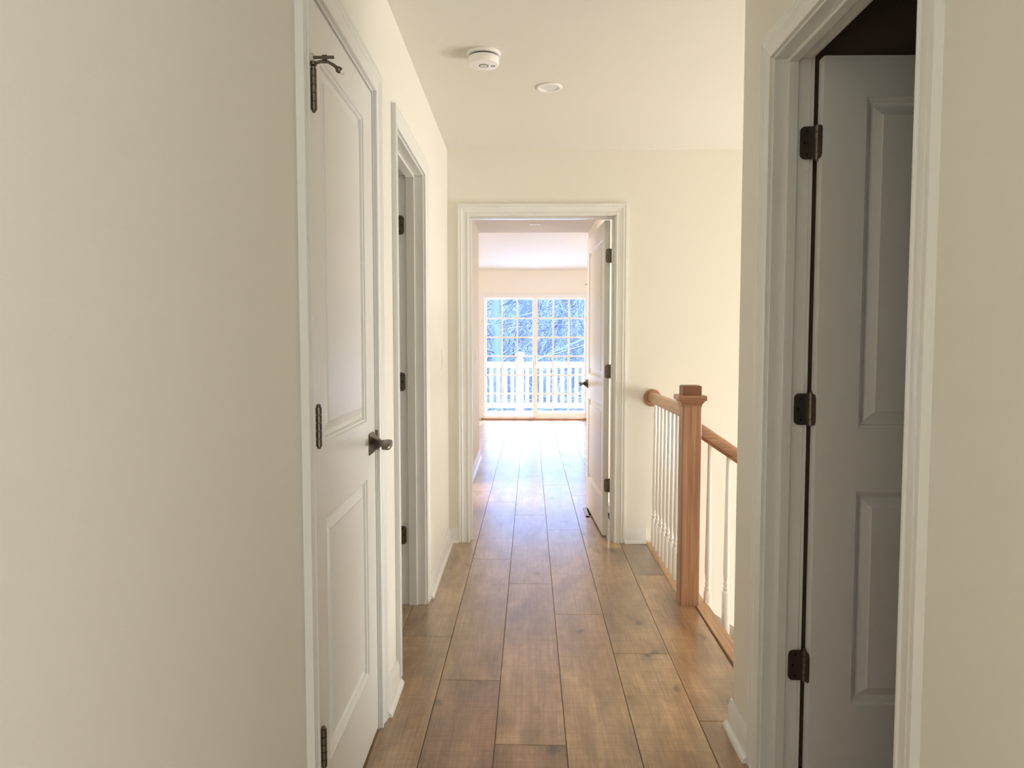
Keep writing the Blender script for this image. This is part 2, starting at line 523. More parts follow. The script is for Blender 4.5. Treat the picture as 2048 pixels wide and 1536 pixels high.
# ------------------------------------------------------------------ mouldings
CAS = [(0, 0), (0, .0105), (.003, .0125), (.009, .0125), (.0115, .0085), (.024, .0100), (.038, .0125), (.042, .0158), (.047, .0165), (.050, .0148), (.055, .0150), (.058, .0175), (.066, .0175), (.066, 0)]
BASE = [(0, 0), (0.013, 0), (0.013, 0.066), (0.0105, 0.072), (0.0095, 0.078), (0.006, 0.086), (0.004, 0.092), (0, 0.092)]
QR = [(0.0, 0.0)] + [(0.013 + 0.017 * math.cos(a), 0.019 * math.sin(a)) for a in [i * math.pi / 12 for i in range(7)]] + [(0.0, 0.019)]


def fmap(kind):
    return {'L': lambda u, v, h: (XL + h, u, v), 'R': lambda u, v, h: (XR - h, u, v), 'E': lambda u, v, h: (u, YE - h, v),
            'EB': lambda u, v, h: (u, YE + T + h, v), 'PL': lambda u, v, h: (PL + h, u, v), 'PR': lambda u, v, h: (PR - h, u, v),
            'LB': lambda u, v, h: (XL - T - h, u, v), 'RB': lambda u, v, h: (XR + TR + h, u, v),
            'F': lambda u, v, h: (u, YF - h, v)}[kind]


def casing(parent, kind, c0, c1, top, rev=0.006):
    f = fmap(kind); a, b, t = c0 - rev, c1 + rev, top + rev
    mb = MB()
    mb.sweep(CAS, lambda w, h: [f(a - w, 0.001, h), f(a - w, t + w, h), f(b + w, t + w, h), f(b + w, 0.001, h)])
    o = mb.build('casing', M['trim'], parent)
    return o


def jamb(parent, kind, c0, c1, top, depth, stop):
    """jamb boards through the wall (h from 0 to -depth) plus the door stop strip between h = stop[0] and stop[1]"""
    f = fmap(kind); mb = MB()
    def bx(u0, u1, v0, v1, h0, h1):
        p = [f(u, v, h) for h in (h0, h1) for (u, v) in ((u0, v0), (u1, v0), (u1, v1), (u0, v1))]
        mb.add(p, [(0, 1, 2, 3), (4, 5, 6, 7), (0, 1, 5, 4), (1, 2, 6, 5), (2, 3, 7, 6), (3, 0, 4, 7)])
    e = J - 0.001
    bx(c0 - e, c0, 0, top, 0.0005, -depth); bx(c1, c1 + e, 0, top, 0.0005, -depth); bx(c0 - e, c1 + e, top, top + e, 0.0005, -depth)
    mb.build('door_jamb', M['trim'], parent, bevel=0.0012)
    mb2 = MB(); mb = mb2
    s = 0.011
    bx(c0, c0 + s, 0, top - s, stop[0], stop[1]); bx(c1 - s, c1, 0, top - s, stop[0], stop[1]); bx(c0, c1, top - s, top, stop[0], stop[1])
    mb.build('door_stop_strip', M['trim'], parent, bevel=0.002)


PANEL = [(0.0, 0.0), (0.002, 0.0040), (0.008, 0.0052), (0.011, 0.0125), (0.018, 0.0150), (0.022, 0.0148), (0.045, 0.0060), (0.0465, 0.0030)]
LEAF_T = 0.035


def door_leaf(parent, W, loc, rz, flip=False):
    """hinge edge at local x = 0, leaf runs +x, thickness 0..LEAF_T in local y"""
    H0, H1 = 0.012, 2.042
    leaf_o = empty('x'); bpy.data.objects.remove(leaf_o)
    st = 0.118
    panels = [(st, W - st, 0.242, 0.852), (st, W - st, 1.030, 1.932)]
    mb = MB()
    for y in (0.0, LEAF_T):
        us = [0, st, W - st, W]
        q = lambda u0, u1, v0, v1: mb.add([(u0, y, v0), (u1, y, v0), (u1, y, v1), (u0, y, v1)], [(0, 1, 2, 3)])
        q(0, st, H0, H1); q(W - st, W, H0, H1)
        q(st, W - st, H0, 0.242); q(st, W - st, 0.852, 1.030); q(st, W - st, 1.932, H1)
    for (a, b) in (((0, H0), (W, H0)), ((W, H0), (W, H1)), ((W, H1), (0, H1)), ((0, H1), (0, H0))):
        mb.add([(a[0], 0, a[1]), (b[0], 0, b[1]), (b[0], LEAF_T, b[1]), (a[0], LEAF_T, a[1])], [(0, 1, 2, 3)])
    leaf = mb.build('door_leaf', M['trim'], parent, loc=loc); leaf.rotation_euler = (0, 0, rz)
    for (u0, u1, v0, v1) in panels:
        mb = MB()
        for y, s in ((0.0, 1), (LEAF_T, -1)):
            rings = [[(u0 + i, y + s * d, v0 + i), (u1 - i, y + s * d, v0 + i), (u1 - i, y + s * d, v1 - i), (u0 + i, y + s * d, v1 - i)] for i, d in PANEL]
            mb.loops(rings, caps=False)
            n = len(mb.v); mb.f.append([n - 4, n - 3, n - 2, n - 1]); mb.m.append(0)
        mb.build('panel', M['trim'], leaf)
    return leaf


def rounded_plate(mb, w, h, t, r, corners, M4, mi=0):
    """plate in local XZ plane from x=0..w, z=-h/2..h/2, thickness t in y; only outer (x=w) corners rounded"""
    pts = [(0, -h / 2)]
    for i in range(7):
        a = -math.pi / 2 + i * math.pi / 12
        pts.append((w - r + r * math.cos(a), -h / 2 + r + r * math.sin(a)))
    for i in range(7):
        a = i * math.pi / 12
        pts.append((w - r + r * math.cos(a), h / 2 - r + r * math.sin(a)))
    pts.append((0, h / 2))
    mb.loops([[M4 @ Vector((p[0], 0, p[1])) for p in pts], [M4 @ Vector((p[0], t, p[1])) for p in pts]], mi=mi)


def hinge(parent, loc, leaves=(), label=None):
    """barrel with five knuckles; leaves: list of (angle, width) plates reaching out from the barrel axis"""
    mb = MB(); hh = 0.0445; r = 0.0070; prof = [(0.0005, -hh - 0.005), (0.003, -hh - 0.005), (0.0048, -hh - 0.002)]
    for k in range(5):
        z0 = -hh + k * 2 * hh / 5; z1 = z0 + 2 * hh / 5
        prof += [(r - 0.0024, z0), (r - 0.0024, z0 + 0.0007), (r, z0 + 0.0010), (r, z1 - 0.0010), (r - 0.0024, z1 - 0.0007), (r - 0.0024, z1)]
    prof += [(0.0052, hh + 0.001), (0.0052, hh + 0.004), (0.003, hh + 0.006), (0.0005, hh + 0.006)]
    mb.lathe(prof, 20)
    h = mb.build('hinge', M['nickel'], parent, smooth=35, loc=loc)
    for ang, w, side in leaves:
        mb = MB(); m4 = Matrix.Rotation(ang, 4, 'Z')
        rounded_plate(mb, w, 2 * hh, 0.0022 * side, 0.0145, None, m4)
        for (u, v) in ((w - 0.012, 0.0), (w - 0.019, 0.031), (w - 0.019, -0.031)):
            rings = []
            for rr, d in ((0.0035, 0.0022), (0.0035, 0.0027), (0.001, 0.0027)):
                rings.append([m4 @ Vector((u + rr * math.cos(a), d * side, v + rr * math.sin(a))) for a in [i * math.pi / 5 for i in range(10)]])
            mb.loops(rings, mi=1)
        mb.build('hinge_leaf', [M['nickel'], M['nickel_dark']], h)
    return h


HZ = (1.818, 1.081, 0.342)


def lever(parent, M4, name='lever_handle'):
    """local: X toward the hinge side, Y up, Z out of the door face"""
    mb = MB(); rings = []
    for hs, z in ((0.0335, 0.0), (0.0335, 0.0025), (0.0300, 0.0060), (0.0225, 0.0135), (0.0170, 0.021), (0.0125, 0.030)):
        k = 0.30 if z < 0.02 else 0.55
        c = hs * (1 - k * 0.35)
        ring = [(hs, -c), (hs, c), (c, hs), (-c, hs), (-hs, c), (-hs, -c), (-c, -hs), (c, -hs)]
        rings.append([M4 @ Vector((a, b, z)) for a, b in ring])
    mb.loops(rings)
    root = mb.build(name, M['nickel'], parent, smooth=25)
    mb = MB()
    rings = []
    for rr, z in ((0.0115, 0.026), (0.0105, 0.029), (0.0105, 0.036), (0.0118, 0.040)):
        rings.append([M4 @ Vector((rr * math.cos(a), rr * math.sin(a), z)) for a in [i * math.pi / 10 for i in range(20)]])
    mb.loops(rings)
    mb.build('neck', M['nickel'], root, smooth=40)
    mb = MB(); rings = []
    for x, hy, z0, z1, dy in ((-0.0115, 0.0090, 0.041, 0.061, 0.001), (-0.0095, 0.0110, 0.037, 0.067, 0.0005), (0.008, 0.0110, 0.037, 0.070, 0.0005), (0.028, 0.0105, 0.040, 0.071, -0.001), (0.044, 0.0100, 0.042, 0.071, -0.003), (0.055, 0.0090, 0.044, 0.068, -0.004), (0.060, 0.0060, 0.048, 0.064, -0.0045)):
        zc = (z0 + z1) / 2; hz = (z1 - z0) / 2; ring = []
        for i in range(16):
            a = 2 * math.pi * i / 16; ca, sa = math.cos(a), math.sin(a)
            ex = lambda q: math.copysign(abs(q) ** 0.55, q)
            ring.append(M4 @ Vector((x, dy + hy * ex(sa), zc + hz * ex(ca))))
        rings.append(ring)
    mb.loops(rings)
    mb.build('lever', M['nickel'], root, smooth=50)
    return root


def frame4(o, x, y, z):
    """matrix with columns x, y, z and origin o"""
    x, y, z = Vector(x), Vector(y), Vector(z)
    return Matrix(((x.x, y.x, z.x, o[0]), (x.y, y.y, z.y, o[1]), (x.z, y.z, z.z, o[2]), (0, 0, 0, 1)))


KZ = 0.955
# ---- door 1: closed closet door on the left (swings into the hall)
d1 = empty('door_1', (0, 0, 0)); structure(d1, 'closed white two-panel closet door with lever, nearest on the left wall', 'door')
jamb(d1, 'L', D1[0], D1[1], HEAD, T, (-0.039, -0.075)); casing(d1, 'L', D1[0], D1[1], HEAD)
W1 = D1[1] - D1[0] - 0.006
# local x -> +Y, local y (thickness) -> -X
door_leaf(d1, W1 - 0.002, (XL - 0.003, D1[0] + 0.003, 0), math.pi / 2)
for z in HZ:
    hinge(d1, (XL + 0.0155, D1[0] + 0.004, z))
lever(d1, frame4((XL - 0.003, D1[1] - 0.003 - 0.064, KZ), (0, -1, 0), (0, 0, 1), (1, 0, 0)))
mb = MB(); mb.box(XL + 0.0002, XL + 0.0022, D1[1] + 0.0005, D1[1] + 0.0055, KZ - 0.03, KZ + 0.034)
mb.box(XL - 0.02, XL + 0.006, D1[1] - 0.0015, D1[1] + 0.0005, KZ - 0.03, KZ + 0.034)
mb.build('strike_plate', M['nickel'], d1, bevel=0.001)
# hinge pin door stop
hx, hy, hz = XL + 0.0155, D1[0] + 0.004, HZ[0] + 0.0545
mb = MB()
mb.tube([(hx, hy, hz), (hx + 0.016, hy, hz + 0.004), (hx + 0.032, hy + 0.001, hz + 0.004), (hx + 0.045, hy + 0.003, hz - 0.003), (hx + 0.053, hy + 0.004, hz - 0.010)], [0.0036, 0.0034, 0.0034, 0.0036, 0.004], 10)
mb.lathe([(0.0005, -0.004), (0.0075, -0.004), (0.0075, 0.004), (0.0005, 0.004)], 16, at=(hx, hy, hz))
stp = mb.build('hinge_pin_stop', M['nickel'], d1, smooth=40)
mb = MB(); z2 = hz + 0.0125
mb.tube([(hx - 0.004, hy - 0.002, z2), (hx + 0.046, hy - 0.002, z2)], 0.0034, 10)
mb.lathe([(0.0005, 0.021), (0.0062, 0.021), (0.0062, 0.031), (0.0005, 0.031)], 6, at=(hx, hy - 0.002, z2 - 0.001), axis='x')
mb.build('adjusting_rod', M['nickel'], stp, smooth=30)
mb = MB()
mb.lathe([(0.0005, -0.016), (0.0075, -0.015), (0.0098, -0.011), (0.0098, 0.000), (0.0085, 0.002), (0.0005, 0.002)], 18, at=(hx, hy - 0.002, z2 - 0.0005), axis='x')
tag(mb.build('bumper', M['rubber'], stp, smooth=40), 'pale rubber bumper')
mb = MB()
mb.lathe([(0.0005, -0.0075), (0.005, -0.006), (0.0078, 0.0), (0.005, 0.006), (0.0005, 0.0075)], 16, at=(hx + 0.055, hy + 0.004, hz - 0.012), axis='x')
mb.build('ball_tip', M['nickel'], stp, smooth=60)
mb = MB()
mb.lathe([(0.0005, -0.003), (0.0055, -0.002), (0.0055, 0.004), (0.0005, 0.006)], 14, at=(hx + 0.061, hy + 0.005, hz - 0.0165), axis='x')
tag(mb.build('tip_pad', M['white'], stp, smooth=50), 'small white pad')

# ---- door 2: open doorway further along the left wall (leaf swung into the unlit room)
d2 = empty('door_2', (0, 0, 0)); structure(d2, 'open doorway with white casing, second on the left wall', 'door')
jamb(d2, 'L', D2[0], D2[1], HEAD, T, (-0.040, -0.080)); casing(d2, 'L', D2[0], D2[1], HEAD); casing(d2, 'LB', D2[0], D2[1], HEAD)
W2 = D2[1] - D2[0] - 0.006
px, py = XL - T - 0.006, D2[1] - 0.001
# swung ninety degrees into the room: local x -> -X, thickness towards the camera
door_leaf(d2, W2, (px - 0.004, py, 0), math.pi)
for z in HZ:
    hinge(d2, (px, py, z), leaves=[(0.0, 0.036, -1), (-math.pi / 2, 0.032, 1)])
# leaf's lever on the side facing the opening
lever(d2, frame4((px - 0.004 - W2 + 0.064, py - LEAF_T, KZ), (1, 0, 0), (0, 0, 1), (0, -1, 0)))

# ---- right doorway, leaf open ninety degrees into the dark room
d3 = empty('door_3', (0, 0, 0)); structure(d3, 'open grey-white door in shadow inside the right-hand doorway', 'door')
jamb(d3, 'R', DR[0], DR[1], HEAD, TR, (-0.036, -0.064)); casing(d3, 'R', DR[0], DR[1], HEAD); casing(d3, 'RB', DR[0], DR[1], HEAD)
W3 = DR[1] - DR[0] - 0.006
px, py = XR + TR + 0.017, DR[1] - 0.002
door_leaf(d3, W3, (px + 0.003, py - LEAF_T + 0.002, 0), 0.0)
for z in HZ:
    hinge(d3, (px, py - 0.003, z), leaves=[(math.pi, 0.047, 1), (-math.pi / 2, 0.031, 1)])
lever(d3, frame4((px + 0.006 + W3 - 0.064, py - LEAF_T + 0.002, KZ), (-1, 0, 0), (0, 0, 1), (0, -1, 0)))

# ---- end doorway to the bedroom, leaf open into the room
d4 = empty('door_4', (0, 0, 0)); structure(d4, 'white two-panel bedroom door standing open in the end wall doorway', 'door')
jamb(d4, 'E', DE[0], DE[1], HEAD, T, (-0.040, -0.080)); casing(d4, 'E', DE[0], DE[1], HEAD); casing(d4, 'EB', DE[0], DE[1], HEAD)
W4 = DE[1] - DE[0] - 0.006
px, py = DE[1] - 0.001, YE + T + 0.006
ROT = math.pi / 2 + math.radians(2.0)
# local x -> +Y (slightly leftwards), local y -> -X : leaf shows its face to the passage
door_leaf(d4, W4, (px - 0.013, py + 0.006, 0), ROT)
for z in HZ:
    hinge(d4, (px, py, z), leaves=[(-math.pi / 2, 0.036, -1), (math.pi, 0.041, 1)])
fx, fy = math.cos(ROT), math.sin(ROT)
nx, ny = -fy, fx
base = Vector((px - 0.013 + nx * LEAF_T + fx * (W4 - 0.064), py + 0.006 + ny * LEAF_T + fy * (W4 - 0.064), KZ))
lever(d4, frame4(base, (-fx, -fy, 0), (0, 0, 1), (nx, ny, 0)))

# ---- passage openings inside the bedroom
d5 = empty('door_5', (0, 0, 0)); structure(d5, 'cased opening on the left of the bedroom passage', 'door')
jamb(d5, 'PL', DB[0], DB[1], HEAD, T, (-0.040, -0.080)); casing(d5, 'PL', DB[0], DB[1], HEAD)
d6 = empty('door_6', (0, 0, 0)); structure(d6, 'closed closet door in the bedroom passage behind the open door', 'door')
jamb(d6, 'PR', DC[0], DC[1], HEAD, T, (-0.039, -0.075)); casing(d6, 'PR', DC[0], DC[1], HEAD)
door_leaf(d6, DC[1] - DC[0] - 0.006, (PR - 0.0005, DC[1] - 0.003, 0), -math.pi / 2)
for z in HZ:
    hinge(d6, (PR - 0.0095, DC[1] - 0.001, z))
lever(d6, frame4((PR - 0.0005, DC[0] + 0.067, KZ), (0, 1, 0), (0, 0, 1), (-1, 0, 0)))
mb = MB()
mb.tube([(PR - 0.0095, DC[1], HZ[0] + 0.056), (PR - 0.03, DC[1] - 0.002, HZ[0] + 0.058), (PR - 0.055, DC[1] - 0.006, HZ[0] + 0.052)], 0.004, 8)
mb.build('hinge_pin_stop', M['nickel'], d6, smooth=40)

# ---- baseboards
def baseboard(name, label, runs):
    root = empty(name); structure(root, label, 'baseboard')
    for kind, a, b, caps in runs:
        f = fmap(kind)
        mb = MB(); mb.sweep(BASE, lambda h, v: [f(a, v + 0.0005, h), f(b, v + 0.0005, h)]); mb.build('base_moulding', M['trim'], root, smooth=30)
        mb = MB(); mb.sweep(QR, lambda h, v: [f(a, v + 0.0004, h), f(b, v + 0.0004, h)]); mb.build('quarter_round', M['trim'], root, smooth=40)


O = 0.072
baseboard('baseboard_left', 'white baseboard with quarter round along the left hallway wall',
          [('L', YB, D1[0] - O, 0), ('L', D1[1] + O, D2[0] - O, 0), ('L', D2[1] + O, YE - 0.001, 0)])
baseboard('baseboard_end', 'white baseboard on the end wall beside the bedroom doorway', [('E', XL + 0.001, DE[0] - O, 0), ('E', DE[1] + O, 0.775, 0)])
baseboard('baseboard_right', 'white baseboard with quarter round on the right wall corner by the stairs', [('R', YB, DR[0] - O, 0), ('R', DR[1] + O, 2.330, 0)])
baseboard('baseboard_passage_left', 'white baseboard along the passage wall under the bedroom switch', [('PL', YE + T, DB[0] - O, 0), ('PL', DB[1] + O, YP, 0)])
baseboard('baseboard_passage_right', 'white baseboard by the closet in the bedroom passage', [('PR', YE + T, DC[0] - O, 0), ('PR', DC[1] + O, YP, 0)])
baseboard('baseboard_bedroom', 'white baseboard on the bedroom wall beside the sliding door', [('F', BX0, SL[0] - 0.07, 0), ('F', SL[1] + 0.07, BX1, 0)])

# ------------------------------------------------------------------ stair railing
rail = empty('stair_railing', (RAILX, 3.455, 0)); tag(rail, 'oak handrail and newel post with white turned balusters beside the stairwell', 'railing')
NX, NY, NH = 0.800, 3.455, 0.045                # newel centre and half width


def P(x, y, z): return (x - RAILX, y - 3.455, z)


def sqring(hs, z, cx=0.0, cy=0.0, ch=0.003):
    a, c = hs, hs - ch
    return [(cx + a, cy - c, z), (cx + a, cy + c, z), (cx + c, cy + a, z), (cx - c, cy + a, z), (cx - a, cy + c, z), (cx - a, cy - c, z), (cx - c, cy - a, z), (cx + c, cy - a, z)]


cx, cy = NX - RAILX, 0.0
mb = MB(); mb.loops([sqring(NH, -0.25, cx, cy), sqring(NH, 0.972, cx, cy)])
newel = mb.build('newel_post', M['oak_z'], rail)
mb = MB()
mb.loops([sqring(h, z, cx, cy) for h, z in ((0.0455, 0.962), (0.0475, 0.968), (0.049, 0.976), (0.054, 0.983), (0.0565, 0.988), (0.060, 0.991), (0.0655, 0.994), (0.0665, 0.998), (0.0665, 1.014), (0.0640, 1.017))])
mb.build('newel_cap', M['oak_x'], newel)
mb = MB(); mb.loops([sqring(h, z, cx, cy) for h, z in ((0.0445, 1.016), (0.0445, 1.058), (0.042, 1.062), (0.036, 1.064))])
tag(mb.build('cap_block', mat('dark_oak_block', lin(128, 84, 58), 0.4), newel), 'darker oak block on top')
RP = [(-0.030, -0.004), (-0.028, -0.020), (-0.020, -0.026), (-0.016, -0.034), (0.016, -0.034), (0.020, -0.026), (0.028, -0.020), (0.030, -0.004), (0.029, 0.010), (0.024, 0.021), (0.014, 0.028), (0.0, 0.030), (-0.014, 0.028), (-0.024, 0.021), (-0.029, 0.010)]
RZ = 0.928
mb = MB()
mb.loops([[P(RAILX + a, y, RZ + b) for a, b in RP] for y in (NY + NH - 0.002, YE - 0.018)])
mb.build('handrail', M['oak_y'], rail, smooth=40)
mb = MB()
mb.lathe([(0.0005, YE - 0.002 - 3.455), (0.054, YE - 0.002 - 3.455), (0.055, YE - 0.010 - 3.455), (0.050, YE - 0.016 - 3.455), (0.046, YE - 0.020 - 3.455), (0.0005, YE - 0.022 - 3.455)], 36, at=(0, 0, RZ - 0.006), axis='y')
mb.build('rosette', M['oak_x'], rail, smooth=40)
# raking rail down the stairs
SLP = RISE / RUN
x0, z0 = NX + NH - 0.002, 0.852
mb = MB()
rings = []
for x in (x0, x0 + 3.4):
    rings.append([P(x, NY + a, z0 - SLP * (x - x0) + b * 1.2) for a, b in RP])
mb.loops(rings)
mb.build('handrail', M['oak_x'], rail, smooth=40)


def baluster(x, y, zb, zt, blk, lab=None):
    L = zt - zb
    mb = MB(); h = 0.0158
    mb.loops([sqring(h, 0, 0, 0, 0.0015), sqring(h, blk, 0, 0, 0.0015), sqring(0.011, blk + 0.012, 0, 0, 0.004)])
    s = blk + 0.010
    prof = [(0.0105, s), (0.0150, s + 0.008), (0.0152, s + 0.016), (0.0105, s + 0.022), (0.0100, s + 0.027), (0.0132, s + 0.034), (0.0132, s + 0.040), (0.0102, s + 0.047), (0.0112, s + 0.055),
            (0.0146, s + 0.085), (0.0150, s + 0.12), (0.0142, s + 0.20), (0.0095, L - 0.02), (0.0092, L)]
    mb.lathe(prof, 16)
    o = mb.build('baluster', M['white'], rail, smooth=45); o.location = P(x, y, zb)


for k in range(9):
    baluster(RAILX + 0.006, 4.405 - 0.1045 * k + 0.012, 0.006, RZ - 0.030, 0.165)
for k in range(9):
    x = 0.897 + 0.089 * k if k < 2 else 0.897 + 0.093 * k
    step = max(1, int((x - WELLX) / RUN) + 1)
    zt = z0 - SLP * (x - x0) - 0.035
    baluster(x, NY, -RISE * step, zt, 0.24)

# ------------------------------------------------------------------ ceiling fittings
sm = empty('smoke_alarm', (-0.164, 3.02, ZC)); tag(sm, 'round white smoke alarm on the hallway ceiling', 'smoke alarm')
mb = MB(); mb.lathe([(0.001, 0), (0.069, 0), (0.070, -0.004), (0.069, -0.012), (0.063, -0.0125), (0.001, -0.0125)], 48); mb.build('mounting_plate', M['white'], sm, smooth=40)
mb = MB(); mb.lathe([(0.001, -0.0125), (0.058, -0.0125), (0.058, -0.0195), (0.001, -0.0195)], 48); mb.build('vent_band', M['dark'], sm, smooth=40)
mb = MB(); mb.lathe([(0.001, -0.0190), (0.0625, -0.0190), (0.0632, -0.021), (0.0622, -0.044), (0.0600, -0.0478), (0.056, -0.0492), (0.001, -0.0500)], 48); body = mb.build('alarm_body', M['white'], sm, smooth=30)
mb = MB(); mb.lathe([(0.0195, -0.0490), (0.0195, -0.0508), (0.0168, -0.0508), (0.0168, -0.0490)], 32); mb.build('button_ring', M['dark'], body, smooth=30)
mb = MB(); mb.lathe([(0.001, -0.0490), (0.0165, -0.0490), (0.0160, -0.0512), (0.001, -0.0516)], 32); tag(mb.build('test_button', mat('button_grey', lin(205, 206, 190), 0.3), body, smooth=30), 'grey-green test button')
mb = MB()
for i in range(3):
    for j in range(2):
        r0 = 0.030 + 0.0062 * i
        mb.box(r0, r0 + 0.0032, -0.003 + 0.010 * j, 0.0042 + 0.006 * j, -0.0506, -0.0490)
mb.build('sounder_slots', M['black'], body)
DLG = 'recessed ceiling lights'


def downlight(loc, label):
    d = empty('recessed_light', loc); tag(d, label, 'ceiling light', DLG)
    mb = MB(); mb.lathe([(0.058, 0), (0.0605, -0.001), (0.0605, -0.004), (0.056, -0.0075), (0.046, -0.0075), (0.0415, -0.004), (0.0415, 0)], 48); mb.build('trim_ring', M['white'], d, smooth=40)
    mb = MB(); mb.lathe([(0.001, -0.002), (0.0415, -0.002), (0.0415, -0.0005), (0.001, -0.0005)], 40); mb.build('lens', M['lens'], d, smooth=30)


downlight((0.119, 3.414, ZC), 'white recessed light on the hallway ceiling near the smoke alarm')
downlight((0.114, 7.296, ZC), 'white recessed light on the ceiling inside the bedroom doorway')


def switch(loc, label, sgn=1):
    s = empty('light_switch', loc); tag(s, label, 'light switch', 'rocker light switches')
    mb = MB(); mb.box(0 if sgn > 0 else -0.006, 0.006 if sgn > 0 else 0, -0.036, 0.036, -0.059, 0.059); mb.build('switch_plate', M['white'], s, bevel=0.002)
    mb = MB(); mb.add([(0.005, -0.016, -0.033), (0.005, 0.016, -0.033), (0.005, 0.016, 0.033), (0.005, -0.016, 0.033), (0.0115, -0.016, -0.031), (0.0115, 0.016, -0.031), (0.007, 0.016, 0.031), (0.007, -0.016, 0.031)],
                       [(0, 1, 2, 3), (4, 5, 6, 7), (0, 1, 5, 4), (1, 2, 6, 5), (2, 3, 7, 6), (3, 0, 4, 7)]); mb.build('rocker', M['white'], s)


switch((XL, 4.18, 1.17), 'white light switch on the left hallway wall beside the end corner')
switch((PL, 7.30, 1.13), 'white light switch on the bedroom passage wall')

# ------------------------------------------------------------------ floor register by the open door
vt = empty('floor_vent', (0.556, 5.305, 0)); tag(vt, 'metal floor vent behind the open bedroom door', 'vent')
mb = MB()
hw, hl = 0.100, 0.128
for (a, b, c, d) in ((-hw, hw, -hl, -hl + .012), (-hw, hw, hl - .012, hl), (-hw, -hw + .024, -hl, hl), (hw - .024, hw, -hl, hl)):
    mb.box(a, b, c, d, 0.0006, 0.006)
mb.build('vent_frame', M['steel'], vt)
mb = MB(); mb.box(-hw + .01, hw - .01, -hl + .01, hl - .01, 0.0005, 0.0012); mb.build('vent_well', M['black'], vt)
for i in range(4):
    x = -0.048 + i * 0.032
    mb = MB(); mb.box(x - 0.004, x + 0.004, -hl + .010, hl - .010, 0.001, 0.005); mb.build('vent_slat', M['steel'], vt)

# ------------------------------------------------------------------ sliding glass door
win = empty('window_1', (0, YF, 0)); structure(win, 'white sliding glass door with grid panes at the far end of the bedroom', 'sliding door')


def wbox(mb, x0, x1, z0, z1, y0, y1): mb.box(x0, x1, y0, y1, z0, z1)


mb = MB()
a, b, zb, zt = SL
wbox(mb, a, a + 0.035, zb, zt, 0.0, T); wbox(mb, b - 0.035, b, zb, zt, 0.0, T); wbox(mb, a + .035, b - .035, zt - 0.022, zt, 0.0, T); wbox(mb, a + .035, b - .035, zb, zb + 0.030, 0.0, T)
mb.build('outer_frame', M['frame'], win, bevel=0.002)
mb = MB()
wbox(mb, a - 0.062, a + 0.004, 0.0, zt + 0.055, -0.016, -0.0005); wbox(mb, b - 0.004, b + 0.062, 0.0, zt + 0.055, -0.016, -0.0005); wbox(mb, a + .004, b - .004, zt - .004, zt + 0.055, -0.016, -0.0005)
mb.build('window_casing', M['trim'], win, bevel=0.003)
mb = MB(); mb.box(a - 0.02, b + 0.02, -0.05, T + 0.04, 0.0005, zb)
tag(mb.build('sill', M['oak_x'], win, bevel=0.004), 'brown wooden threshold')


def sash(x0, x1, y0, y1, gx0, gx1):
    z0, z1, g0, g1 = zb + 0.030, zt - 0.022, 0.114, 1.962
    mb = MB()
    wbox(mb, x0, gx0, z0, z1, y0, y1); wbox(mb, gx1, x1, z0, z1, y0, y1); wbox(mb, gx0, gx1, z0, g0, y0, y1); wbox(mb, gx0, gx1, g1, z1, y0, y1)
    s = mb.build('sash', M['frame'], win, bevel=0.002)
    ym = (y0 + y1) / 2; mw = 0.013
    zs = [g1 - (g1 - g0) / 6 * k for k in range(7)]
    xs = [gx0 + (gx1 - gx0) / 3 * k for k in range(4)]
    for x in xs[1:3]:
        mb = MB(); wbox(mb, x - mw, x + mw, g0, g1, ym - 0.009, ym + 0.009); mb.build('muntin', M['frame'], s)
    for z in zs[1:6]:
        mb = MB(); wbox(mb, gx0, gx1, z - mw, z + mw, ym - 0.008, ym + 0.008); mb.build('muntin', M['frame'], s)
    me = None
    for i in range(3):
        for j in range(6):
            if me is None:
                mb = MB(); hx_, hz_ = (gx1 - gx0) / 6 - mw, (g1 - g0) / 12 - mw
                mb.add([(-hx_, 0, -hz_), (hx_, 0, -hz_), (hx_, 0, hz_), (-hx_, 0, hz_)], [(0, 1, 2, 3)])
                o = mb.build('pane', M['glass'], s); me = o.data
            else:
                o = link('pane', me, s)
            o.location = ((xs[i] + xs[i + 1]) / 2, ym, (zs[j] + zs[j + 1]) / 2)
    return s


sash(a + 0.035, 0.222, 0.072, 0.108, -0.601, 0.148)
sash(0.150, b - 0.035, 0.020, 0.056, 0.228, 0.990)
mb = MB(); mb.tube([(0.19, -0.005, 0.86), (0.19, -0.035, 0.88), (0.19, -0.035, 1.06), (0.19, -0.005, 1.08)], 0.008, 8); mb.build('pull_handle', M['frame'], win, smooth=50)
mb = MB(); mb.box(0.172, 0.208, -0.005, 0.021, 0.84, 1.10); mb.build('handle_plate', M['frame'], win, bevel=0.003)

# unseen windows behind the area lamps: frame, glass and a sheet blocking the sky
def side_window(n, label, along, c, a0, a1, z0, z1, inw):
    w = empty('window_%d' % n); structure(w, label, 'window')
    mb = MB()
    def bx(p0, p1, q0, q1, d0, d1):
        if along == 'y': mb.box(c + d0, c + d1, p0, p1, q0, q1)
        else: mb.box(p0, p1, c + d0, c + d1, q0, q1)
    for (p0, p1, q0, q1) in ((a0, a0 + .05, z0, z1), (a1 - .05, a1, z0, z1), (a0 + .05, a1 - .05, z0, z0 + .05), (a0 + .05, a1 - .05, z1 - .05, z1), (a0 + .05, a1 - .05, (z0 + z1) / 2 - .02, (z0 + z1) / 2 + .02)):
        bx(p0, p1, q0, q1, -0.02, 0.03)
    mb.build('window_frame', M['frame'], w)
    mb = MB(); bx(a0 + .05, a1 - .05, z0 + .05, z1 - .05, 0.0, 0.004); mb.build('pane', M['glass'], w)
    mb = MB(); bx(a0 + .001, a1 - .001, z0 + .001, z1 - .001, -inw * 0.045, -inw * 0.040); mb.build('sky_blocker', M['white'], w)  # opaque sheet added out of view to keep sky light out


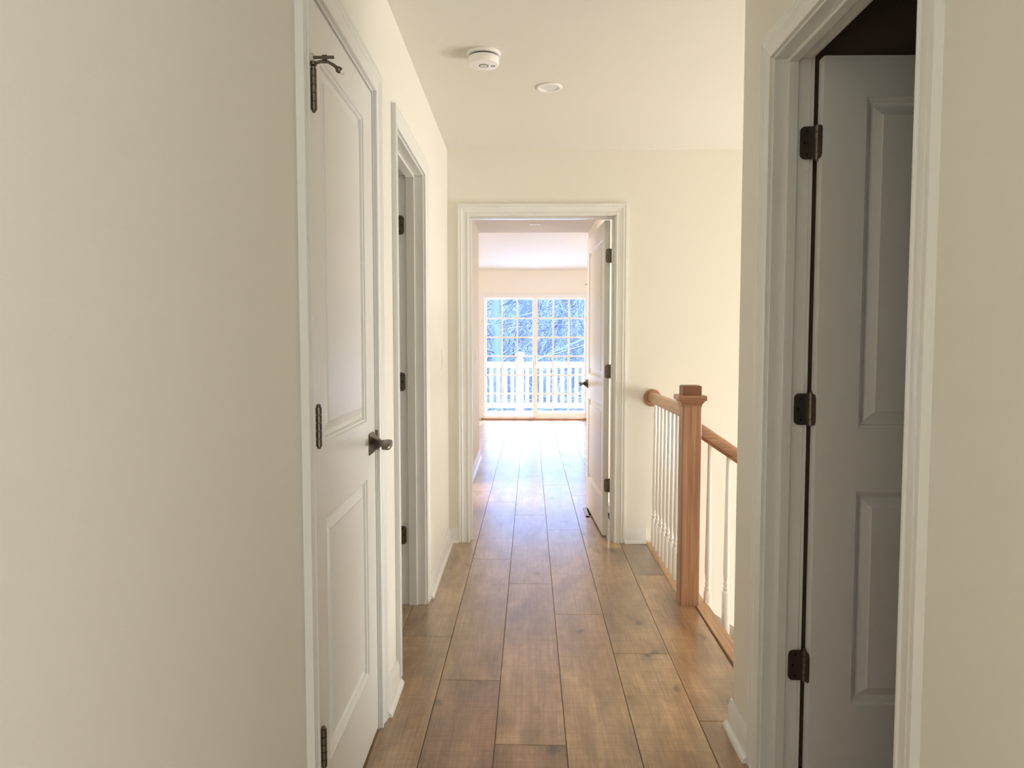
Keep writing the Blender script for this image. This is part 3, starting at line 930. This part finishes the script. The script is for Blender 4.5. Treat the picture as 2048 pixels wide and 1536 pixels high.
side_window(2, 'tall window in the stairwell wall', 'y', 4.86, 2.7, 4.2, -1.2, 1.4, 1)
side_window(3, 'bedroom window in the left side wall', 'y', BX0 - 0.06, 8.9, 10.5, 0.75, 2.05, -1)  # windows in both bedroom side walls are added for the fill lamps
side_window(4, 'bedroom window in the right side wall', 'y', BX1 + 0.06, 8.9, 10.5, 0.75, 2.05, 1)
side_window(5, 'unseen window added behind the fill lamp in the hallway wall behind the viewer', 'y', XR + 0.06, -2.3, -0.4, 0.8, 2.1, 1)  # added opening, sized to suit the hall fill lamp

# ------------------------------------------------------------------ deck and railing outside
YD = 14.0
deck = empty('deck', (0, 12.9, -0.140)); tag(deck, 'pale board deck outside the sliding glass door', 'deck')
y = YF + T + 0.02
while y < YD - 0.12:
    mb = MB(); mb.box(-3.6, 3.6, y - 12.9, y + 0.134 - 12.9, 0.05, 0.078); mb.build('deck_board', M['deckwood'], deck)
    y += 0.140
for x in (-3.4, -1.1, 1.1, 3.4):
    mb = MB(); mb.box(x - .07, x + .07, YD - 12.9 - .07, YD - 12.9 + .07, -3.2, 0.05); mb.build('support_post', M['deckwood'], deck)
dr = empty('deck_railing', (0, YD, -0.062)); tag(dr, 'white vinyl deck railing with ball-capped post outside the glass', 'railing')
PX = [-2.0, -0.072, 1.856]
for x in PX:
    mb = MB(); mb.box(x - .075, x + .075, -.075, .075, -0.3, 1.005); pst = mb.build('post', M['vinyl'], dr, bevel=0.004)
    mb = MB(); mb.lathe([(0.001, 0), (0.055, 0), (0.05, 0.012), (0.035, 0.02), (0.06, 0.03), (0.083, 0.055), (0.088, 0.078), (0.078, 0.105), (0.05, 0.127), (0.001, 0.135)], 24, at=(x, 0, 1.005)); mb.build('ball_cap', M['vinyl'], pst, smooth=60)
for x0_, x1_ in zip(PX[:-1], PX[1:]):
    mb = MB(); mb.box(x0_ + .075, x1_ - .075, -.045, .045, 0.835, 0.945); mb.build('top_rail', M['vinyl'], dr, bevel=0.006)
    mb = MB(); mb.box(x0_ + .075, x1_ - .075, -.025, .025, 0.048, 0.145); mb.build('bottom_rail', M['vinyl'], dr, bevel=0.004)
    n = 13; span = x1_ - x0_ - .15
    for k in range(n):
        x = x0_ + .075 + span * (k + 0.5) / n
        mb = MB(); mb.box(x - .034, x + .034, -.018, .018, 0.145, 0.835); mb.build('picket', M['vinyl'], dr)

# exterior walls under the deck edge keep the house closed
# ------------------------------------------------------------------ woods behind the house
mb = MB()
NXG, NYG = 40, 30
def gz(x, y):
    return -3.2 + max(0.0, (y - 16)) * 0.20 + 0.006 * max(0, y - 30) ** 2 * 0.6 + 0.35 * math.sin(x * 0.31 + 1.3) * math.cos(y * 0.23)
vs = []; fs = []
for i in range(NYG + 1):
    for j in range(NXG + 1):
        x = -60 + 120 * j / NXG; y = 11.9 + 68 * (i / NYG) ** 1.3
        vs.append((x, y, gz(x, y)))
for i in range(NYG):
    for j in range(NXG):
        p = i * (NXG + 1) + j
        fs.append((p, p + 1, p + NXG + 2, p + NXG + 1))
mb.add(vs, fs)
structure(mb.build('ground_outside', M['soil'], smooth=60), 'wooded slope rising behind the deck', 'ground')


def tree_mesh(seed, height):
    r = random.Random(seed); tr = MB(); br = MB()
    def grow(p, d, rad, length, depth):
        pts = [p]; rs = [rad]; n = 4
        for i in range(n):
            d = (d + Vector((r.uniform(-1, 1), r.uniform(-1, 1), r.uniform(-.5, .7))) * (0.10 if depth == 0 else 0.22)).normalized()
            p = p + d * length / n; pts.append(p); rs.append(max(rad * (1 - 0.7 * (i + 1) / n), 0.004))
        (tr if depth == 0 else br).tube(pts, rs, 7 if depth == 0 else (5 if depth == 1 else 3))
        if depth >= 3: return
        cnt = {0: 15, 1: 7, 2: 4}[depth]
        for k in range(cnt):
            t = r.uniform(0.12 if depth == 0 else 0.2, 1.0); i = min(int(t * n), n - 1); q = pts[i].lerp(pts[i + 1], t * n - i)
            a = r.uniform(0, 6.283); out = Vector((math.cos(a), math.sin(a), r.uniform(-0.1, 0.8)))
            nd_ = (out * 0.8 + d * (0.35 if depth else 0.1)).normalized()
            grow(q, nd_, rs[i] * (0.42 if depth == 0 else 0.6), length * (r.uniform(0.22, 0.42) if depth == 0 else r.uniform(0.4, 0.65)), depth + 1)
    grow(Vector((0, 0, 0)), Vector((0, 0, 1)), height * 0.0105, height, 0)
    return tr, br


protos = []
for s, h in ((11, 11.0), (23, 13.0), (37, 9.0)):
    tr, br = tree_mesh(s, h)
    protos.append((tr, br))
first = []
rt = random.Random(5)
spots = []
for row, (yy, n, sp) in enumerate(((19, 7, 3.2), (24, 9, 2.9), (30, 11, 2.7), (37, 13, 2.6))):
    for k in range(n):
        sx, sy = (k - (n - 1) / 2) * sp + rt.uniform(-1, 1), yy + rt.uniform(-2, 2)
        if abs(sx - 0.016 * sy) < 0.24 * sy + 1.0:
            spots.append((sx, sy))
for i, (x, y) in enumerate(spots):
    root = empty('bare_tree', (x, y, gz(x, y) - 0.2), rt.uniform(0, 6.28))
    k = i % 3; sc = rt.uniform(0.8, 1.2); root.scale = (sc, sc, sc)
    tag(root, 'leafless grey tree in the woods beyond the deck railing', 'tree', 'bare trees beyond the deck')
    if len(first) <= k:
        a_ = protos[k][0].build('trunk', M['bark'], root, smooth=60); b_ = protos[k][1].build('branches', M['bark'], root, smooth=60)
        first.append((a_.data, b_.data))
    else:
        link('trunk', first[k][0], root); link('branches', first[k][1], root)
# undergrowth of twigs: nobody could count it
mb = MB(); ru = random.Random(9)
for i in range(7000):
    y = ru.uniform(17.5, 40); x = ru.uniform(-0.34, 0.34) * y + ru.uniform(-1, 1); p = Vector((x, y, gz(x, y) - 0.05 + ru.uniform(0, 3.0)))
    d = Vector((ru.uniform(-1, 1), ru.uniform(-1, 1), ru.uniform(-0.2, 1.3))).normalized()
    L = ru.uniform(0.5, 1.6); w = ru.uniform(0.006, 0.018)
    q = p + d * L * 0.5; e = q + (d + Vector((ru.uniform(-.4, .4), ru.uniform(-.4, .4), ru.uniform(-.2, .4)))).normalized() * L * 0.5
    mb.tube([p, q, e], [w, w * .8, w * .3], 3)
tag(mb.build('undergrowth', M['bark']), 'tangle of bare twigs under the trees', 'undergrowth', kind='stuff')

# outer shell of the house so that daylight only enters through the openings
mb = MB()
mb.box(BX0 - T - 0.3, BX1 + T + 0.3, YE + T, YF + T, 3.0, 3.1)
mb.box(XL - T - 2.3, 5.0, YB - T - .1, YE + T, ZC + 0.2, ZC + 0.3)
structure(mb.build('roof', M['siding']), 'roof deck over the house', 'roof')
